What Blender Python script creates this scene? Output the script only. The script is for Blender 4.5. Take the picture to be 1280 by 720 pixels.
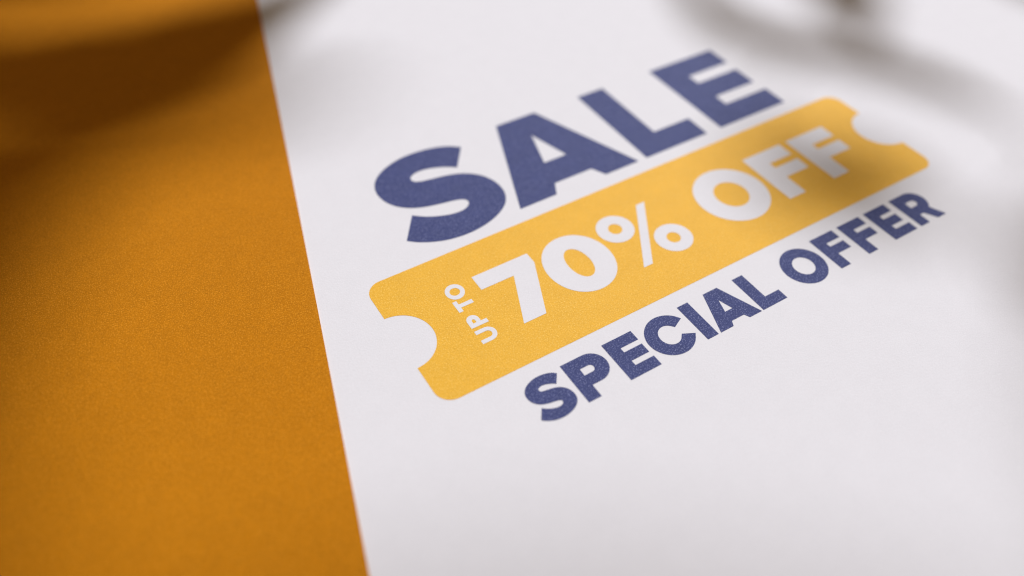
import bpy, bmesh, math, random
from mathutils import Vector, Matrix
from mathutils.geometry import tessellate_polygon

random.seed(7)
for o in list(bpy.data.objects):
    bpy.data.objects.remove(o)
C = bpy.context.scene.collection
scene = bpy.context.scene
U = 0.03                                  # the ticket is 30 mm high; everything below is in ticket heights

# ------------------------------------------------------------------ camera
TH, PITCH, ROLL, FPX = 0.58667, 0.83122, 0.03631, 1021.9
ct, st = math.cos(TH), math.sin(TH)
R0 = Vector((ct, -st, 0)); F0 = Vector((st, ct, 0)); Z = Vector((0, 0, 1))
cp, sp = math.cos(PITCH), math.sin(PITCH)
fwd = F0 * cp - Z * sp
up0 = F0 * sp + Z * cp
cr, sr = math.cos(ROLL), math.sin(ROLL)
right = R0 * cr + up0 * sr
up = -R0 * sr + up0 * cr
cam_d = bpy.data.cameras.new('camera')
cam = bpy.data.objects.new('camera', cam_d); C.objects.link(cam)
M = Matrix((right, up, -fwd)).transposed().to_4x4()
M.translation = Vector((-1.0858, -2.2618, 3.685)) * U
cam.matrix_world = M
cam_d.sensor_width = 36
cam_d.lens = FPX / 1280 * 36
cam_d.clip_start = 0.002; cam_d.clip_end = 50
cam_d.dof.use_dof = True
cam_d.dof.focus_distance = 4.83 * U
cam_d.dof.aperture_fstop = 5.7
cam_d.dof.aperture_blades = 9
scene.camera = cam

# ------------------------------------------------------------------ room light and lamp
W = bpy.data.worlds.new('World'); scene.world = W; W.use_nodes = True
bg = W.node_tree.nodes['Background']
bg.inputs['Color'].default_value = (1.0, 0.74, 0.50, 1)
bg.inputs['Strength'].default_value = 0.18

AZ, EL = math.radians(16), math.radians(45)
Ldir = (R0 * math.sin(AZ) + F0 * math.cos(AZ)) * math.cos(EL) + Z * math.sin(EL)
Ldir.normalize()
DIST = 8.0
ld = bpy.data.lights.new('window_lamp', 'AREA')
ld.shape = 'DISK'; ld.size = 0.70
ld.energy = 812
ld.color = (0.925, 0.945, 0.998)
lo = bpy.data.objects.new('window_lamp', ld); C.objects.link(lo)
lo.location = Vector((1.5, 0.8, 0)) * U + Ldir * DIST
lo.rotation_euler = Ldir.to_track_quat('Z', 'Y').to_euler()

vs = scene.view_settings
scene.display_settings.display_device = 'sRGB'
vs.view_transform = 'Standard'; vs.look = 'None'; vs.exposure = 0.0; vs.gamma = 1.0
vs.use_curve_mapping = False
scene.render.engine = 'CYCLES'
scene.cycles.filter_width = 1.2
scene.render.resolution_x = 1024; scene.render.resolution_y = 576

# ------------------------------------------------------------------ materials
def paper_material(name, ink, speck=None, speck_amount=0.0, cloud=0.06, grain=0.08, bump=0.35,
                   rough=0.8, spec=0.12, mottle=0.0, mottle_col=None):
    """Uncoated paper: fine fibre grain, soft clouding and tiny specks of bare paper in printed ink."""
    m = bpy.data.materials.new(name); m.use_nodes = True
    nt = m.node_tree; N = nt.nodes; L = nt.links
    b = N['Principled BSDF']
    b.inputs['Roughness'].default_value = rough
    b.inputs['Specular IOR Level'].default_value = spec
    geo = N.new('ShaderNodeNewGeometry')
    def noise(scale, detail, rough_=0.6):
        n = N.new('ShaderNodeTexNoise'); n.inputs['Scale'].default_value = scale
        n.inputs['Detail'].default_value = detail; n.inputs['Roughness'].default_value = rough_
        L.new(geo.outputs['Position'], n.inputs['Vector']); return n.outputs['Fac']
    def ramp(fac, a, bb, lo_, hi_):
        r = N.new('ShaderNodeMapRange'); r.clamp = True
        r.inputs['From Min'].default_value = a; r.inputs['From Max'].default_value = bb
        r.inputs['To Min'].default_value = lo_; r.inputs['To Max'].default_value = hi_
        L.new(fac, r.inputs['Value']); return r.outputs['Result']
    def mul(a, bb):
        q = N.new('ShaderNodeMath'); q.operation = 'MULTIPLY'
        L.new(a, q.inputs[0]); L.new(bb, q.inputs[1]); return q.outputs[0]
    big = ramp(noise(260, 3), 0.3, 0.7, 1 - cloud, 1 + cloud)
    mid = ramp(noise(1700, 3, 0.7), 0.3, 0.7, 1 - grain * 0.4, 1 + grain * 0.4)
    fine = ramp(noise(4300, 2, 0.7), 0.3, 0.7, 1 - grain, 1 + grain)
    v = mul(mul(big, mid), fine)
    col = N.new('ShaderNodeVectorMath'); col.operation = 'SCALE'
    col.inputs[0].default_value = ink; L.new(v, col.inputs['Scale'])
    out = col.outputs[0]
    if speck:
        s = ramp(noise(4300, 1, 0.5), 0.57, 0.68, 0.0, speck_amount)
        mx = N.new('ShaderNodeMix'); mx.data_type = 'RGBA'
        L.new(s, mx.inputs[0]); L.new(out, mx.inputs[6]); mx.inputs[7].default_value = (*speck, 1)
        out = mx.outputs[2]
    L.new(out, b.inputs['Base Color'])
    # fibre relief
    f1 = N.new('ShaderNodeTexNoise'); f1.inputs['Scale'].default_value = 2600
    f1.inputs['Detail'].default_value = 4; f1.inputs['Roughness'].default_value = 0.75
    f1.inputs['Distortion'].default_value = 0.6
    L.new(geo.outputs['Position'], f1.inputs['Vector'])
    bp = N.new('ShaderNodeBump'); bp.inputs['Strength'].default_value = bump
    bp.inputs['Distance'].default_value = 0.00012
    L.new(f1.outputs['Fac'], bp.inputs['Height'])
    L.new(bp.outputs['Normal'], b.inputs['Normal'])
    return m

WHITE = (0.80, 0.785, 0.815)
m_white = paper_material('white_paper', WHITE, cloud=0.01, grain=0.03, bump=0.35)
m_blue = paper_material('navy_ink', (0.051, 0.064, 0.188), speck=(0.36, 0.38, 0.60), speck_amount=0.5,
                        cloud=0.06, grain=0.16, bump=0.8, rough=0.62, spec=0.13)
m_yellow = paper_material('yellow_ink', (0.875, 0.468, 0.032), speck=(0.98, 0.70, 0.20), speck_amount=0.5,
                          cloud=0.03, grain=0.08, bump=0.8, rough=0.6, spec=0.2)
m_orange = paper_material('orange_card', (0.555, 0.198, 0.002), speck=(0.80, 0.34, 0.03), speck_amount=0.6,
                          cloud=0.035, grain=0.20, bump=0.9)
m_cut = paper_material('cut_card_core', (0.68, 0.31, 0.07), cloud=0.05, grain=0.1, bump=0.5)

def simple(name, col, rough, **kw):
    m = bpy.data.materials.new(name); m.use_nodes = True
    nt = m.node_tree; b = nt.nodes['Principled BSDF']
    b.inputs['Roughness'].default_value = rough
    n = nt.nodes.new('ShaderNodeTexNoise'); n.inputs['Scale'].default_value = kw.get('scale', 60)
    n.inputs['Detail'].default_value = 5
    geo = nt.nodes.new('ShaderNodeNewGeometry'); mp = nt.nodes.new('ShaderNodeMapping')
    mp.inputs['Scale'].default_value = kw.get('stretch', (1, 1, 1))
    nt.links.new(geo.outputs['Position'], mp.inputs['Vector']); nt.links.new(mp.outputs[0], n.inputs['Vector'])
    r = nt.nodes.new('ShaderNodeMix'); r.data_type = 'RGBA'
    r.inputs[6].default_value = (*[c * 0.75 for c in col], 1); r.inputs[7].default_value = (*[min(1, c * 1.25) for c in col], 1)
    nt.links.new(n.outputs['Fac'], r.inputs[0]); nt.links.new(r.outputs[2], b.inputs['Base Color'])
    return m
m_wood = simple('oak_wood', (0.42, 0.26, 0.14), 0.5, scale=30, stretch=(1, 12, 12))
m_leaf = simple('leaf_green', (0.10, 0.16, 0.05), 0.45, scale=80)
m_stem = simple('stem_brown', (0.16, 0.11, 0.05), 0.7, scale=200)
m_vase = simple('cream_ceramic', (0.62, 0.55, 0.45), 0.3, scale=40)

# ------------------------------------------------------------------ helpers
def link(name, me, mats, parent=None, loc=(0, 0, 0)):
    o = bpy.data.objects.new(name, me)
    for m in (mats if isinstance(mats, (list, tuple)) else [mats]):
        me.materials.append(m)
    C.objects.link(o); o.parent = parent; o.location = loc
    return o

def flat(name, loops, z, mat, parent, label=None, org=(0, 0)):
    """Flat print: a filled outline (first loop) with holes (other loops), in ticket heights."""
    pl = [[Vector((x - org[0], y - org[1], 0)) for x, y in lp] for lp in loops]
    tris = tessellate_polygon(pl)
    vs_ = [v * U for lp in pl for v in lp]
    faces = []
    for t in tris:
        a, b, c = (vs_[i] for i in t)
        n = (b - a).cross(c - a).z
        if abs(n) < 1e-14: continue
        faces.append(tuple(t) if n > 0 else tuple(reversed(t)))
    me = bpy.data.meshes.new(name); me.from_pydata([tuple(v) for v in vs_], [], faces); me.update()
    o = link(name, me, mat, parent, (org[0] * U, org[1] * U, z))
    if label: o['label'] = label
    return o

def slab(name, pts, z0, z1, mats, edge_slot=0):
    """A sheet of card with real thickness and slightly eased top edge."""
    bm = bmesh.new()
    lo_ = [bm.verts.new((x * U, y * U, z0)) for x, y in pts]
    hi_ = [bm.verts.new((x * U, y * U, z1)) for x, y in pts]
    bm.faces.new(hi_); bm.faces.new(list(reversed(lo_)))
    n = len(pts)
    for i in range(n):
        f = bm.faces.new((lo_[i], lo_[(i + 1) % n], hi_[(i + 1) % n], hi_[i])); f.material_index = edge_slot
    bmesh.ops.recalc_face_normals(bm, faces=bm.faces)
    me = bpy.data.meshes.new(name); bm.to_mesh(me); bm.free()
    return link(name, me, mats)

def arc(cx, cy, rx, ry, a0, a1, n=16):
    return [(cx + rx * math.cos(math.radians(a0 + (a1 - a0) * i / n)),
             cy + ry * math.sin(math.radians(a0 + (a1 - a0) * i / n))) for i in range(n + 1)]
def ring(cx, cy, rx, ry, n=72, p=2.0):
    out = []
    for i in range(n):
        a = 2 * math.pi * i / n; c_, s_ = math.cos(a), math.sin(a)
        out.append((cx + rx * math.copysign(abs(c_) ** (2 / p), c_), cy + ry * math.copysign(abs(s_) ** (2 / p), s_)))
    return out
def spline(pts, n=6):
    """open Catmull-Rom curve through the points (centripetal-ish)"""
    P = [pts[0]] + list(pts) + [pts[-1]]
    out = []
    for i in range(1, len(P) - 2):
        p0, p1, p2, p3 = P[i - 1], P[i], P[i + 1], P[i + 2]
        for k in range(n):
            t = k / n
            out.append(tuple(0.5 * (2 * p1[j] + (p2[j] - p0[j]) * t + (2 * p0[j] - 5 * p1[j] + 4 * p2[j] - p3[j]) * t * t
                                    + (3 * p1[j] - p0[j] - 3 * p2[j] + p3[j]) * t ** 3) for j in range(2)))
    out.append(tuple(pts[-1])); return out

# ------------------------------------------------------------------ surface and sheets
Z_SHEET = 0.0
bm = bmesh.new(); bmesh.ops.create_cube(bm, size=1)
me = bpy.data.meshes.new('tabletop'); bm.to_mesh(me); bm.free()
table = link('tabletop', me, m_wood, None, (0.1, 0.1, -0.0153))
table.scale = (1.5, 1.1, 0.03); table['kind'] = 'structure'

poster = slab('poster_sheet', [(-3.2, -5.2), (8.3, -5.2), (8.3, 10.4), (-3.2, 10.4)], -0.0003 + 0.0001, Z_SHEET, m_white)
poster['label'] = 'white paper sheet printed in navy and yellow with a big discount notice'
poster['category'] = 'poster'

e0 = Vector((0.672, 4.616)); ed = Vector((0.672 + 0.739, 4.616 + 0.645)).normalized(); en = Vector((-ed.y, ed.x))
card_pts = [e0 + ed * 5.2, e0 + ed * 5.2 + en * 8.5, e0 - ed * 9.5 + en * 8.5, e0 - ed * 9.5]
card = slab('card_sheet', [(p.x, p.y) for p in card_pts], Z_SHEET + 0.00003, Z_SHEET + 0.00021, [m_orange, m_cut], 1)
card['label'] = 'plain burnt orange paper card covering the left side of the white sheet'
card['category'] = 'card'

# ------------------------------------------------------------------ printed lettering
Z1, Z2 = 0.00002, 0.00004

def g_rect_E(x, xs, xa, xm, xb, top, bot, r):          # r: the four inner arm edges
    return [[(x, bot), (xb, bot), (xb, r[3]), (xs, r[3]), (xs, r[2]), (xm, r[2]), (xm, r[1]), (xs, r[1]), (xs, r[0]), (xa, r[0]), (xa, top), (x, top)]]
def g_F(x, xs, xa, xm, top, bot, r):
    return [[(x, bot), (xs, bot), (xs, r[2]), (xm, r[2]), (xm, r[1]), (xs, r[1]), (xs, r[0]), (xa, r[0]), (xa, top), (x, top)]]
def g_L(x, xs, xf, top, bot, h):
    return [[(x, bot), (xf, bot), (xf, h), (xs, h), (xs, top), (x, top)]]
def g_A(f, top, bot, cb, hole):
    # f: left foot outer, left foot inner, bar-left, apex-left, apex-right, bar-right, right foot inner, right foot outer
    return [[(f[0], bot), (f[1], bot), (f[2], cb), (f[5], cb), (f[6], bot), (f[7], bot), (f[4], top), (f[3], top)], hole]

S_UP = [(1.190, 1.893), (1.110, 1.951), (1.010, 1.987), (0.895, 2.004), (0.765, 2.000), (0.645, 1.967), (0.546, 1.913), (0.480, 1.842),
        (0.449, 1.760), (0.449, 1.677), (0.475, 1.599), (0.526, 1.533), (0.590, 1.487), (0.665, 1.456), (0.752, 1.435),
        (0.845, 1.418), (0.905, 1.402), (0.937, 1.379), (0.938, 1.345), (0.906, 1.314), (0.852, 1.300), (0.781, 1.306),
        (0.706, 1.330), (0.635, 1.364), (0.590, 1.396), (0.552, 1.427)]
S_DN = [(0.412, 1.229), (0.462, 1.186), (0.535, 1.144), (0.628, 1.108), (0.735, 1.090), (0.849, 1.091), (0.964, 1.114), (1.068, 1.157),
        (1.146, 1.215), (1.192, 1.285), (1.210, 1.364), (1.202, 1.448), (1.170, 1.525), (1.122, 1.584), (1.063, 1.627), (0.997, 1.656),
        (0.921, 1.675), (0.836, 1.689), (0.765, 1.703), (0.726, 1.722), (0.713, 1.755), (0.736, 1.787), (0.793, 1.804), (0.862, 1.799),
        (0.936, 1.775), (0.999, 1.744), (1.053, 1.707)]
bigS = [spline(S_UP) + spline(S_DN)]
SL = 'large navy letter %s of the top word'
flat('letter', bigS, Z1, m_blue, poster, SL % 'S', (0.8, 1.55))
flat('letter', g_A([1.203, 1.497, 1.552, 1.537, 1.876, 1.862, 1.915, 2.207], 1.979, 1.114, 1.217,
                   [(1.706, 1.752), (1.612, 1.441), (1.799, 1.441)]), Z1, m_blue, poster, SL % 'A', (1.7, 1.5))
flat('letter', g_L(2.278, 2.518, 2.852, 1.979, 1.114, 1.329), Z1, m_blue, poster, SL % 'L', (2.5, 1.5))
flat('letter', g_rect_E(2.987, 3.230, 3.637, 3.632, 3.648, 1.979, 1.114, [1.763, 1.652, 1.442, 1.326]), Z1, m_blue, poster, SL % 'E', (3.3, 1.5))

# ticket
r, nr, nc, BW = 0.105, 0.208, 0.503, 4.046
outline = (arc(r, r, r, r, 180, 270, 12) + arc(BW - r, r, r, r, -90, 0, 12)
           + [(BW, nc - nr)] + arc(BW, nc, nr, nr, 270, 90, 40)[1:-1] + [(BW, nc + nr)]
           + arc(BW - r, 1 - r, r, r, 0, 90, 12) + arc(r, 1 - r, r, r, 90, 180, 12)
           + [(0, nc + nr)] + arc(0, nc, nr, nr, 90, -90, 40)[1:-1] + [(0, nc - nr)])
ticket = flat('ticket_banner', [outline], Z1, m_yellow, poster, 'yellow ticket shape with a round notch in each end', (2.0, 0.5))

def onticket(name, loops, label, org):
    o = flat(name, loops, Z2 - Z1, m_white, ticket, label, org)
    o.location.x -= 2.0 * U; o.location.y -= 0.5 * U
    return o
T = 0.741; B = 0.261
onticket('digit', [[(0.607, T), (0.607, 0.6195), (0.839, 0.6195), (0.686, B), (0.843, B), (1.012, 0.652), (1.012, T)]], 'white digit 7', (0.8, 0.5))
onticket('digit', [ring(1.254, 0.504, 0.229, 0.252, p=2.05), ring(1.254, 0.504, 0.077, 0.131, p=2.05)], 'white digit 0', (1.25, 0.5))
ps = onticket('percent_sign', [[(1.580, 0.260), (1.650, 0.260), (1.966, 0.750), (1.896, 0.750)]], 'white percent sign, its slash and two rings', (1.77, 0.5))
for cx, cy in ((1.634, 0.634), (1.917, 0.377)):
    q = flat('ring', [ring(cx, cy, 0.129, 0.126), ring(cx, cy, 0.047, 0.048)], 0, m_white, None, None, (cx, cy))
    # joined into the sign: one printed symbol
    q.data.transform(Matrix.Translation(((cx - 1.77) * U, (cy - 0.5) * U, 0)))
    bmj = bmesh.new(); bmj.from_mesh(ps.data); bmj.from_mesh(q.data); bmj.to_mesh(ps.data); bmj.free()
    bpy.data.objects.remove(q)
WL = 'white letter %s on the right half of the yellow ticket'
onticket('letter', [ring(2.537, 0.503, 0.267, 0.266), ring(2.537, 0.504, 0.121, 0.127)], WL % 'O', (2.54, 0.5))
rF = [0.614, 0.556, 0.445]
onticket('letter', g_F(2.855, 3.005, 3.220, 3.220, T, B, rF), 'white letter F next to the O of the yellow ticket', (3.0, 0.5))
onticket('letter', g_F(3.286, 3.436, 3.656, 3.651, T, B, rF), 'white letter F nearest the right notch of the yellow ticket', (3.4, 0.5))

# small sideways lettering, read upwards
UL = 'small white sideways letter %s'
t_, b_ = 0.402, 0.518
Uo = ([(t_, 0.252)] + [(0.465, 0.252)] + arc(0.4655, 0.3045, 0.0545, 0.0525, -90, 90, 20) + [(t_, 0.357), (t_, 0.329), (0.462, 0.329)]
      + arc(0.4655, 0.3045, 0.0255, 0.0245, 90, -90, 16) + [(t_, 0.280)])
onticket('letter', [Uo], UL % 'U', (0.46, 0.3))
Po = [(b_, 0.383), (b_, 0.413), (0.481, 0.413)] + arc(0.4415, 0.436, 0.0395, 0.041, 0, 180, 20)[0:] + [(t_, 0.383)]
onticket('letter', [Po, [(0.431, 0.414)] + arc(0.4415, 0.432, 0.0105, 0.011, 180, 0, 10) + [(0.452, 0.414)]], UL % 'P', (0.46, 0.43))
onticket('letter', [[(t_, 0.527), (0.430, 0.527), (0.430, 0.558), (b_, 0.558), (b_, 0.587), (0.430, 0.587), (0.430, 0.618), (t_, 0.618)]], UL % 'T', (0.46, 0.57))
onticket('letter', [ring(0.460, 0.688, 0.0605, 0.063), ring(0.460, 0.688, 0.0325, 0.031)], UL % 'O', (0.46, 0.69))

# bottom line
t_, b_ = -0.105, -0.390
BL = 'small navy letter %s of the bottom line'
sx = (0.656 - 0.402) / (1.211 - 0.4105); sy = (-0.0995 + 0.3945) / (2.005 - 1.090)
smallS = [[(0.402 + (x - 0.4105) * sx, -0.3945 + (y - 1.090) * sy) for x, y in bigS[0]]]
flat('letter', smallS, Z1, m_blue, poster, BL % 'S', (0.53, -0.25))
P_out = lambda x: ([(x, b_), (x + 0.0855, b_), (x + 0.0855, -0.304)] + arc(x + 0.150, -0.2045, 0.104, 0.0995, -90, 90, 24) + [(x, t_)])
P_in = lambda x: ([(x + 0.0855, -0.229)] + arc(x + 0.140, -0.205, 0.025, 0.024, -90, 90, 12) + [(x + 0.0855, -0.181)])
flat('letter', [P_out(0.688), P_in(0.688)], Z1, m_blue, poster, BL % 'P', (0.8, -0.25))
rE = [-0.179, -0.213, -0.283, -0.318]
flat('letter', g_rect_E(0.977, 1.062, 1.190, 1.189, 1.194, t_, b_, rE), Z1, m_blue, poster, 'small navy letter E between the P and the C', (1.08, -0.25))
Cc = (1.370, -0.2475)
Co = arc(Cc[0], Cc[1], 0.153, 0.148, 27, 333, 60); Ci = arc(Cc[0] - 0.001, Cc[1], 0.067, 0.071, 332, 26, 48)
flat('letter', [[(1.508, -0.183)] + Co[1:-1] + [(1.511, -0.314), (1.436, -0.2765)] + Ci[2:-2] + [(1.434, -0.2175)]], Z1, m_blue, poster, BL % 'C', Cc)
flat('letter', [[(1.540, b_), (1.623, b_), (1.623, t_), (1.540, t_)]], Z1, m_blue, poster, BL % 'I', (1.58, -0.25))
flat('letter', g_A([1.640, 1.739, 1.757, 1.745, 1.857, 1.853, 1.870, 1.968], t_, b_, -0.355, [(1.799, -0.189), (1.771, -0.280), (1.828, -0.280)]),
     Z1, m_blue, poster, BL % 'A', (1.8, -0.25))
flat('letter', g_L(1.981, 2.066, 2.179, t_, b_, -0.313), Z1, m_blue, poster, BL % 'L', (2.05, -0.25))
flat('letter', [ring(2.465, -0.2475, 0.154, 0.1525), ring(2.464, -0.2475, 0.0715, 0.0745)], Z1, m_blue, poster, BL % 'O', (2.465, -0.2475))
rf = [-0.179, -0.212, -0.282]
flat('letter', g_F(2.656, 2.741, 2.863, 2.860, t_, b_, rf), Z1, m_blue, poster, 'small navy letter F next to the O of the bottom line', (2.75, -0.25))
flat('letter', g_F(2.911, 2.996, 3.118, 3.114, t_, b_, rf), Z1, m_blue, poster, 'small navy letter F next to the last E of the bottom line', (3.0, -0.25))
flat('letter', g_rect_E(3.165, 3.250, 3.367, 3.364, 3.378, t_, b_, rE), Z1, m_blue, poster, 'small navy letter E beside the R at the end of the bottom line', (3.27, -0.25))
x = 3.420
R_out = ([(x, b_), (x + 0.0855, b_), (x + 0.0855, -0.308), (x + 0.122, -0.308), (x + 0.169, b_), (x + 0.252, b_), (x + 0.205, -0.287)]
         + arc(x + 0.145, -0.2045, 0.102, 0.0995, -50, 90, 20) + [(x, t_)])
R_in = [(x + 0.0855, -0.233)] + arc(x + 0.138, -0.206, 0.026, 0.026, -90, 90, 12) + [(x + 0.0855, -0.180)]
flat('letter', [R_out, R_in], Z1, m_blue, poster, BL % 'R', (3.54, -0.25))

# ------------------------------------------------------------------ vase with a leafy branch standing beyond the sheet
vx, vy = 5.0, 10.0
prof = [(0.0, 0.0), (0.95, 0.0), (1.15, 0.25), (1.35, 1.2), (1.15, 2.3), (0.6, 3.1), (0.5, 3.5), (0.62, 3.75), (0.52, 3.72), (0.42, 3.45), (0.5, 3.1), (0.0, 3.0)]
bm = bmesh.new(); seg = 40; rings = []
for rr_, zz in prof:
    if rr_ == 0: rings.append([bm.verts.new((0, 0, zz * U))])
    else: rings.append([bm.verts.new((rr_ * U * math.cos(2 * math.pi * i / seg), rr_ * U * math.sin(2 * math.pi * i / seg), zz * U)) for i in range(seg)])
for a, b in zip(rings, rings[1:]):
    for i in range(seg):
        j = (i + 1) % seg
        if len(a) == 1: bm.faces.new((a[0], b[j], b[i]))
        elif len(b) == 1: bm.faces.new((a[i], a[j], b[0]))
        else: bm.faces.new((a[i], a[j], b[j], b[i]))
for f in bm.faces: f.smooth = True
bmesh.ops.recalc_face_normals(bm, faces=bm.faces)
me = bpy.data.meshes.new('vase'); bm.to_mesh(me); bm.free()
vase = link('vase', me, m_vase, None, (vx * U, vy * U, 0.0002))
vase['label'] = 'round cream ceramic vase standing beyond the top edge of the printed sheet'
vase['category'] = 'vase'

branch = bpy.data.objects.new('leafy_branch', None); C.objects.link(branch)
branch.location = (vx * U, vy * U, 3.4 * U)
branch.empty_display_size = 0.01
branch['label'] = 'leafy green branch in the cream vase that casts soft shadows on the paper'
branch['category'] = 'branch'
bo = Vector(branch.location)

def up_ray(p, s): return Vector((p[0], p[1], 0)) + Ldir * s    # point s above p along the light

def leaf(pts, widths, s, bend=0.25, label=None):
    """A curved leaf whose midrib runs through the points; widths = half widths along it."""
    n = 18
    cl = spline(pts, 8); L_ = len(cl) - 1
    bm = bmesh.new(); rows = []
    for i in range(n + 1):
        t = i / n; k = t * L_; a = int(min(k, L_ - 1)); f = k - a
        p = Vector(cl[a]).lerp(Vector(cl[a + 1]), f)
        d = (Vector(cl[min(a + 1, L_)]) - Vector(cl[max(a - 1, 0)])).normalized(); nn = Vector((-d.y, d.x))
        kk = t * (len(widths) - 1); ia = int(min(kk, len(widths) - 2)); ff = kk - ia
        w = widths[ia] * (1 - ff) + widths[ia + 1] * ff
        w *= min(1, (math.sin(math.pi * min(max(t, 0.0), 1.0)) + 0.02) ** 0.55) * (1 + 0.05 * math.sin(t * 31))
        row = []
        for j in (-1, -0.66, -0.33, 0, 0.33, 0.66, 1):
            q = p + nn * (j * w)
            hgt = s + bend * math.sin(math.pi * t) - abs(j) * w * 0.3
            row.append(bm.verts.new(up_ray(q, hgt) * U - bo))
        rows.append(row)
    for a, b in zip(rows, rows[1:]):
        for j in range(6): bm.faces.new((a[j], a[j + 1], b[j + 1], b[j]))
    for f in bm.faces: f.smooth = True
    bmesh.ops.recalc_face_normals(bm, faces=bm.faces)
    bmesh.ops.solidify(bm, geom=bm.faces[:], thickness=0.0003)
    me = bpy.data.meshes.new('leaf'); bm.to_mesh(me); bm.free()
    return link('leaf', me, m_leaf, branch)

def tube(name, pts, r0, r1, mat, parent):
    """tapered round twig through 3-D points (ticket heights)"""
    pts = [Vector(p) for p in pts]; P = [pts[0]] + pts + [pts[-1]]; path = []
    for i in range(1, len(P) - 2):
        for k in range(8):
            t = k / 8; p0, p1, p2, p3 = P[i - 1], P[i], P[i + 1], P[i + 2]
            path.append(0.5 * (2 * p1 + (p2 - p0) * t + (2 * p0 - 5 * p1 + 4 * p2 - p3) * t * t + (3 * p1 - p0 - 3 * p2 + p3) * t ** 3))
    path.append(pts[-1])
    bm = bmesh.new(); rows = []
    for i, p in enumerate(path):
        d = (path[min(i + 1, len(path) - 1)] - path[max(i - 1, 0)]).normalized()
        a = d.orthogonal().normalized() if i == 0 else (a - d * a.dot(d)).normalized()
        b = d.cross(a); rad = r0 + (r1 - r0) * i / (len(path) - 1)
        rows.append([bm.verts.new((p + (a * math.cos(k * math.pi / 4) + b * math.sin(k * math.pi / 4)) * rad) * U - bo) for k in range(8)])
    for A, Bq in zip(rows, rows[1:]):
        for k in range(8): bm.faces.new((A[k], A[(k + 1) % 8], Bq[(k + 1) % 8], Bq[k]))
    bm.faces.new(rows[0]); bm.faces.new(rows[-1])
    for f in bm.faces: f.smooth = True
    bmesh.ops.recalc_face_normals(bm, faces=bm.faces)
    me = bpy.data.meshes.new(name); bm.to_mesh(me); bm.free()
    return link(name, me, mat, parent)

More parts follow.
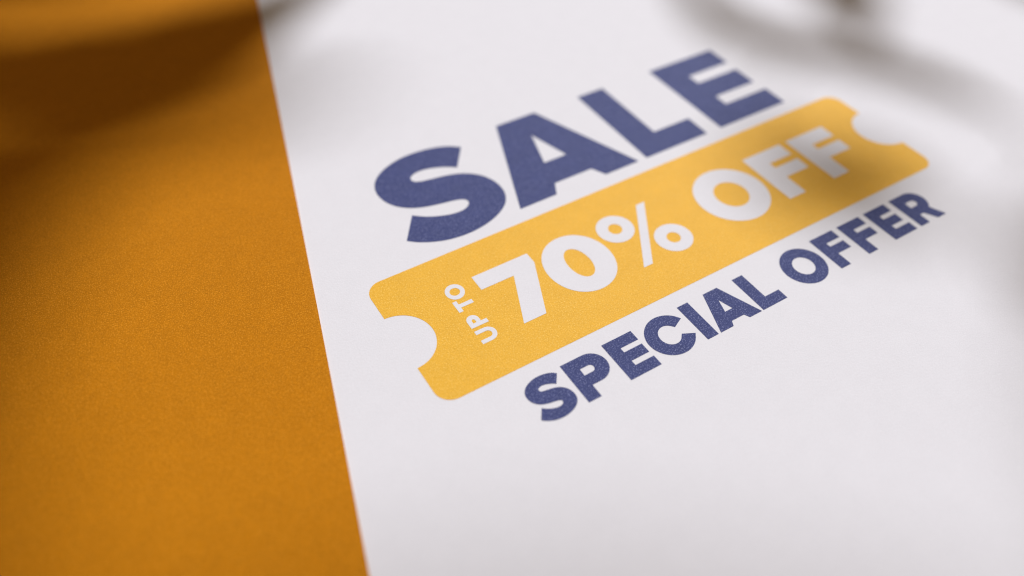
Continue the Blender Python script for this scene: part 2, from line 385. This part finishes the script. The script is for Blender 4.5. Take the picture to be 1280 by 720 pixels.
LEAVES = [
    # shadow midrib on the paper, half widths, distance up the light
    ([(-3.9, 5.6), (-2.5, 5.05), (-1.45, 4.50), (-0.9, 4.25), (-0.3, 4.08), (0.37, 4.18), (1.0, 4.42), (1.9, 4.78)],
     [0.5, 0.60, 0.54, 0.58, 0.60, 0.56, 0.34, 0.12], 7.0),
    ([(-3.6, 3.0), (-2.4, 3.1), (-1.6, 3.2), (-0.9, 3.26), (-0.1, 3.16), (0.6, 2.90), (1.0, 2.8)], [0.7, 1.0, 0.84, 0.52, 0.40, 0.25, 0.14], 13.0),
    ([(-4.4, 1.7), (-3.2, 1.8), (-2.1, 2.05), (-1.3, 2.3)], [0.6, 0.9, 0.78, 0.4], 13.0),
    ([(4.35, 3.4), (4.06, 2.6), (3.99, 2.1), (4.28, 1.60), (4.66, 1.10), (4.86, 0.60), (4.96, 0.10)], [0.24, 0.24, 0.25, 0.20, 0.24, 0.24, 0.14], 7.4),
    ([(5.8, 2.75), (5.35, 2.15), (4.75, 1.35)], [0.24, 0.36, 0.18], 7.6),
    ([(7.5, 2.1), (7.1, 1.5), (6.9, 0.9)], [0.3, 0.4, 0.3], 8.0),
    ([(2.80, 0.80), (3.12, 0.42), (3.38, 0.06), (3.54, -0.36)], [0.26, 0.42, 0.42, 0.24], 9.8),
    ([(3.62, -0.70), (3.80, -1.1), (3.68, -1.6)], [0.2, 0.32, 0.2], 9.5),
    ([(5.0, -1.1), (4.1, -1.95), (3.2, -2.5), (2.2, -3.2)], [0.5, 0.8, 0.75, 0.5], 18.0),  # unseen leaf added to dim the right and lower right edge
    ([(-3.0, 2.6), (-2.7, 1.2), (-2.8, 0.0), (-3.3, -1.0)], [0.6, 0.75, 0.7, 0.4], 16.0),  # added out of view to shade the left edge
    ([(-3.0, -0.8), (-0.75, -1.95), (1.4, -3.25)], [0.6, 0.78, 0.6], 22.0),  # extra leaf out of view, softly darkens the bottom edge
    ([(-2.6, 6.6), (-1.4, 6.0), (-0.3, 5.75), (0.7, 5.6)], [0.4, 0.62, 0.58, 0.3], 12.0),  # added high out of view to dim the upper left corner
]
for a in LEAVES: leaf(*a)

top = Vector((vx, vy, 3.1))
def twig(pts, r0, r1): tube('stem', pts, r0, r1, m_stem, branch)
twig([top, (4.7, 9.3, 4.6), (4.6, 8.3, 5.0), up_ray((1.9, 4.78), 7.0)], 0.09, 0.04)
twig([up_ray((1.9, 4.78), 7.0), up_ray((0.4, 4.3), 9.0), up_ray((-1.4, 4.6), 11.0), up_ray((-3.6, 3.0), 13.0), up_ray((-4.4, 1.7), 13.0)], 0.05, 0.03)
twig([top, (5.3, 9.6, 4.6), (6.4, 8.2, 5.0), up_ray((4.35, 3.4), 7.4)], 0.10, 0.05)
twig([up_ray((4.35, 3.4), 7.4), up_ray((5.3, 3.3), 6.8), up_ray((5.8, 2.75), 7.6)], 0.06, 0.04)
twig([up_ray((5.3, 3.3), 6.8), up_ray((6.8, 2.8), 8.0), up_ray((7.5, 2.1), 8.0)], 0.05, 0.04)
twig([up_ray((4.28, 1.60), 7.6), up_ray((3.6, 1.3), 8.0), up_ray((2.80, 0.80), 9.8)], 0.03, 0.025)
twig([up_ray((4.96, 0.10), 7.4), up_ray((4.6, -0.5), 8.4), up_ray((3.62, -0.7), 9.5)], 0.03, 0.025)
twig([up_ray((7.5, 2.1), 8.0), up_ray((7.5, 0.6), 9.5), up_ray((5.0, -1.1), 18.0)], 0.05, 0.04)
twig([top, (4.9, 10.4, 6.0), up_ray((1.5, 7.0), 9.0), up_ray((-2.5, 6.8), 11.0), up_ray((-3.4, 4.6), 13.0), up_ray((-3.0, 2.6), 16.0)], 0.11, 0.05)
twig([up_ray((-3.4, 4.6), 13.0), up_ray((-4.4, 2.0), 16.0), up_ray((-3.0, -0.8), 22.0)], 0.05, 0.04)
twig([up_ray((1.5, 7.0), 9.0), up_ray((1.2, 6.2), 11.0), up_ray((0.7, 5.6), 12.0)], 0.05, 0.04)
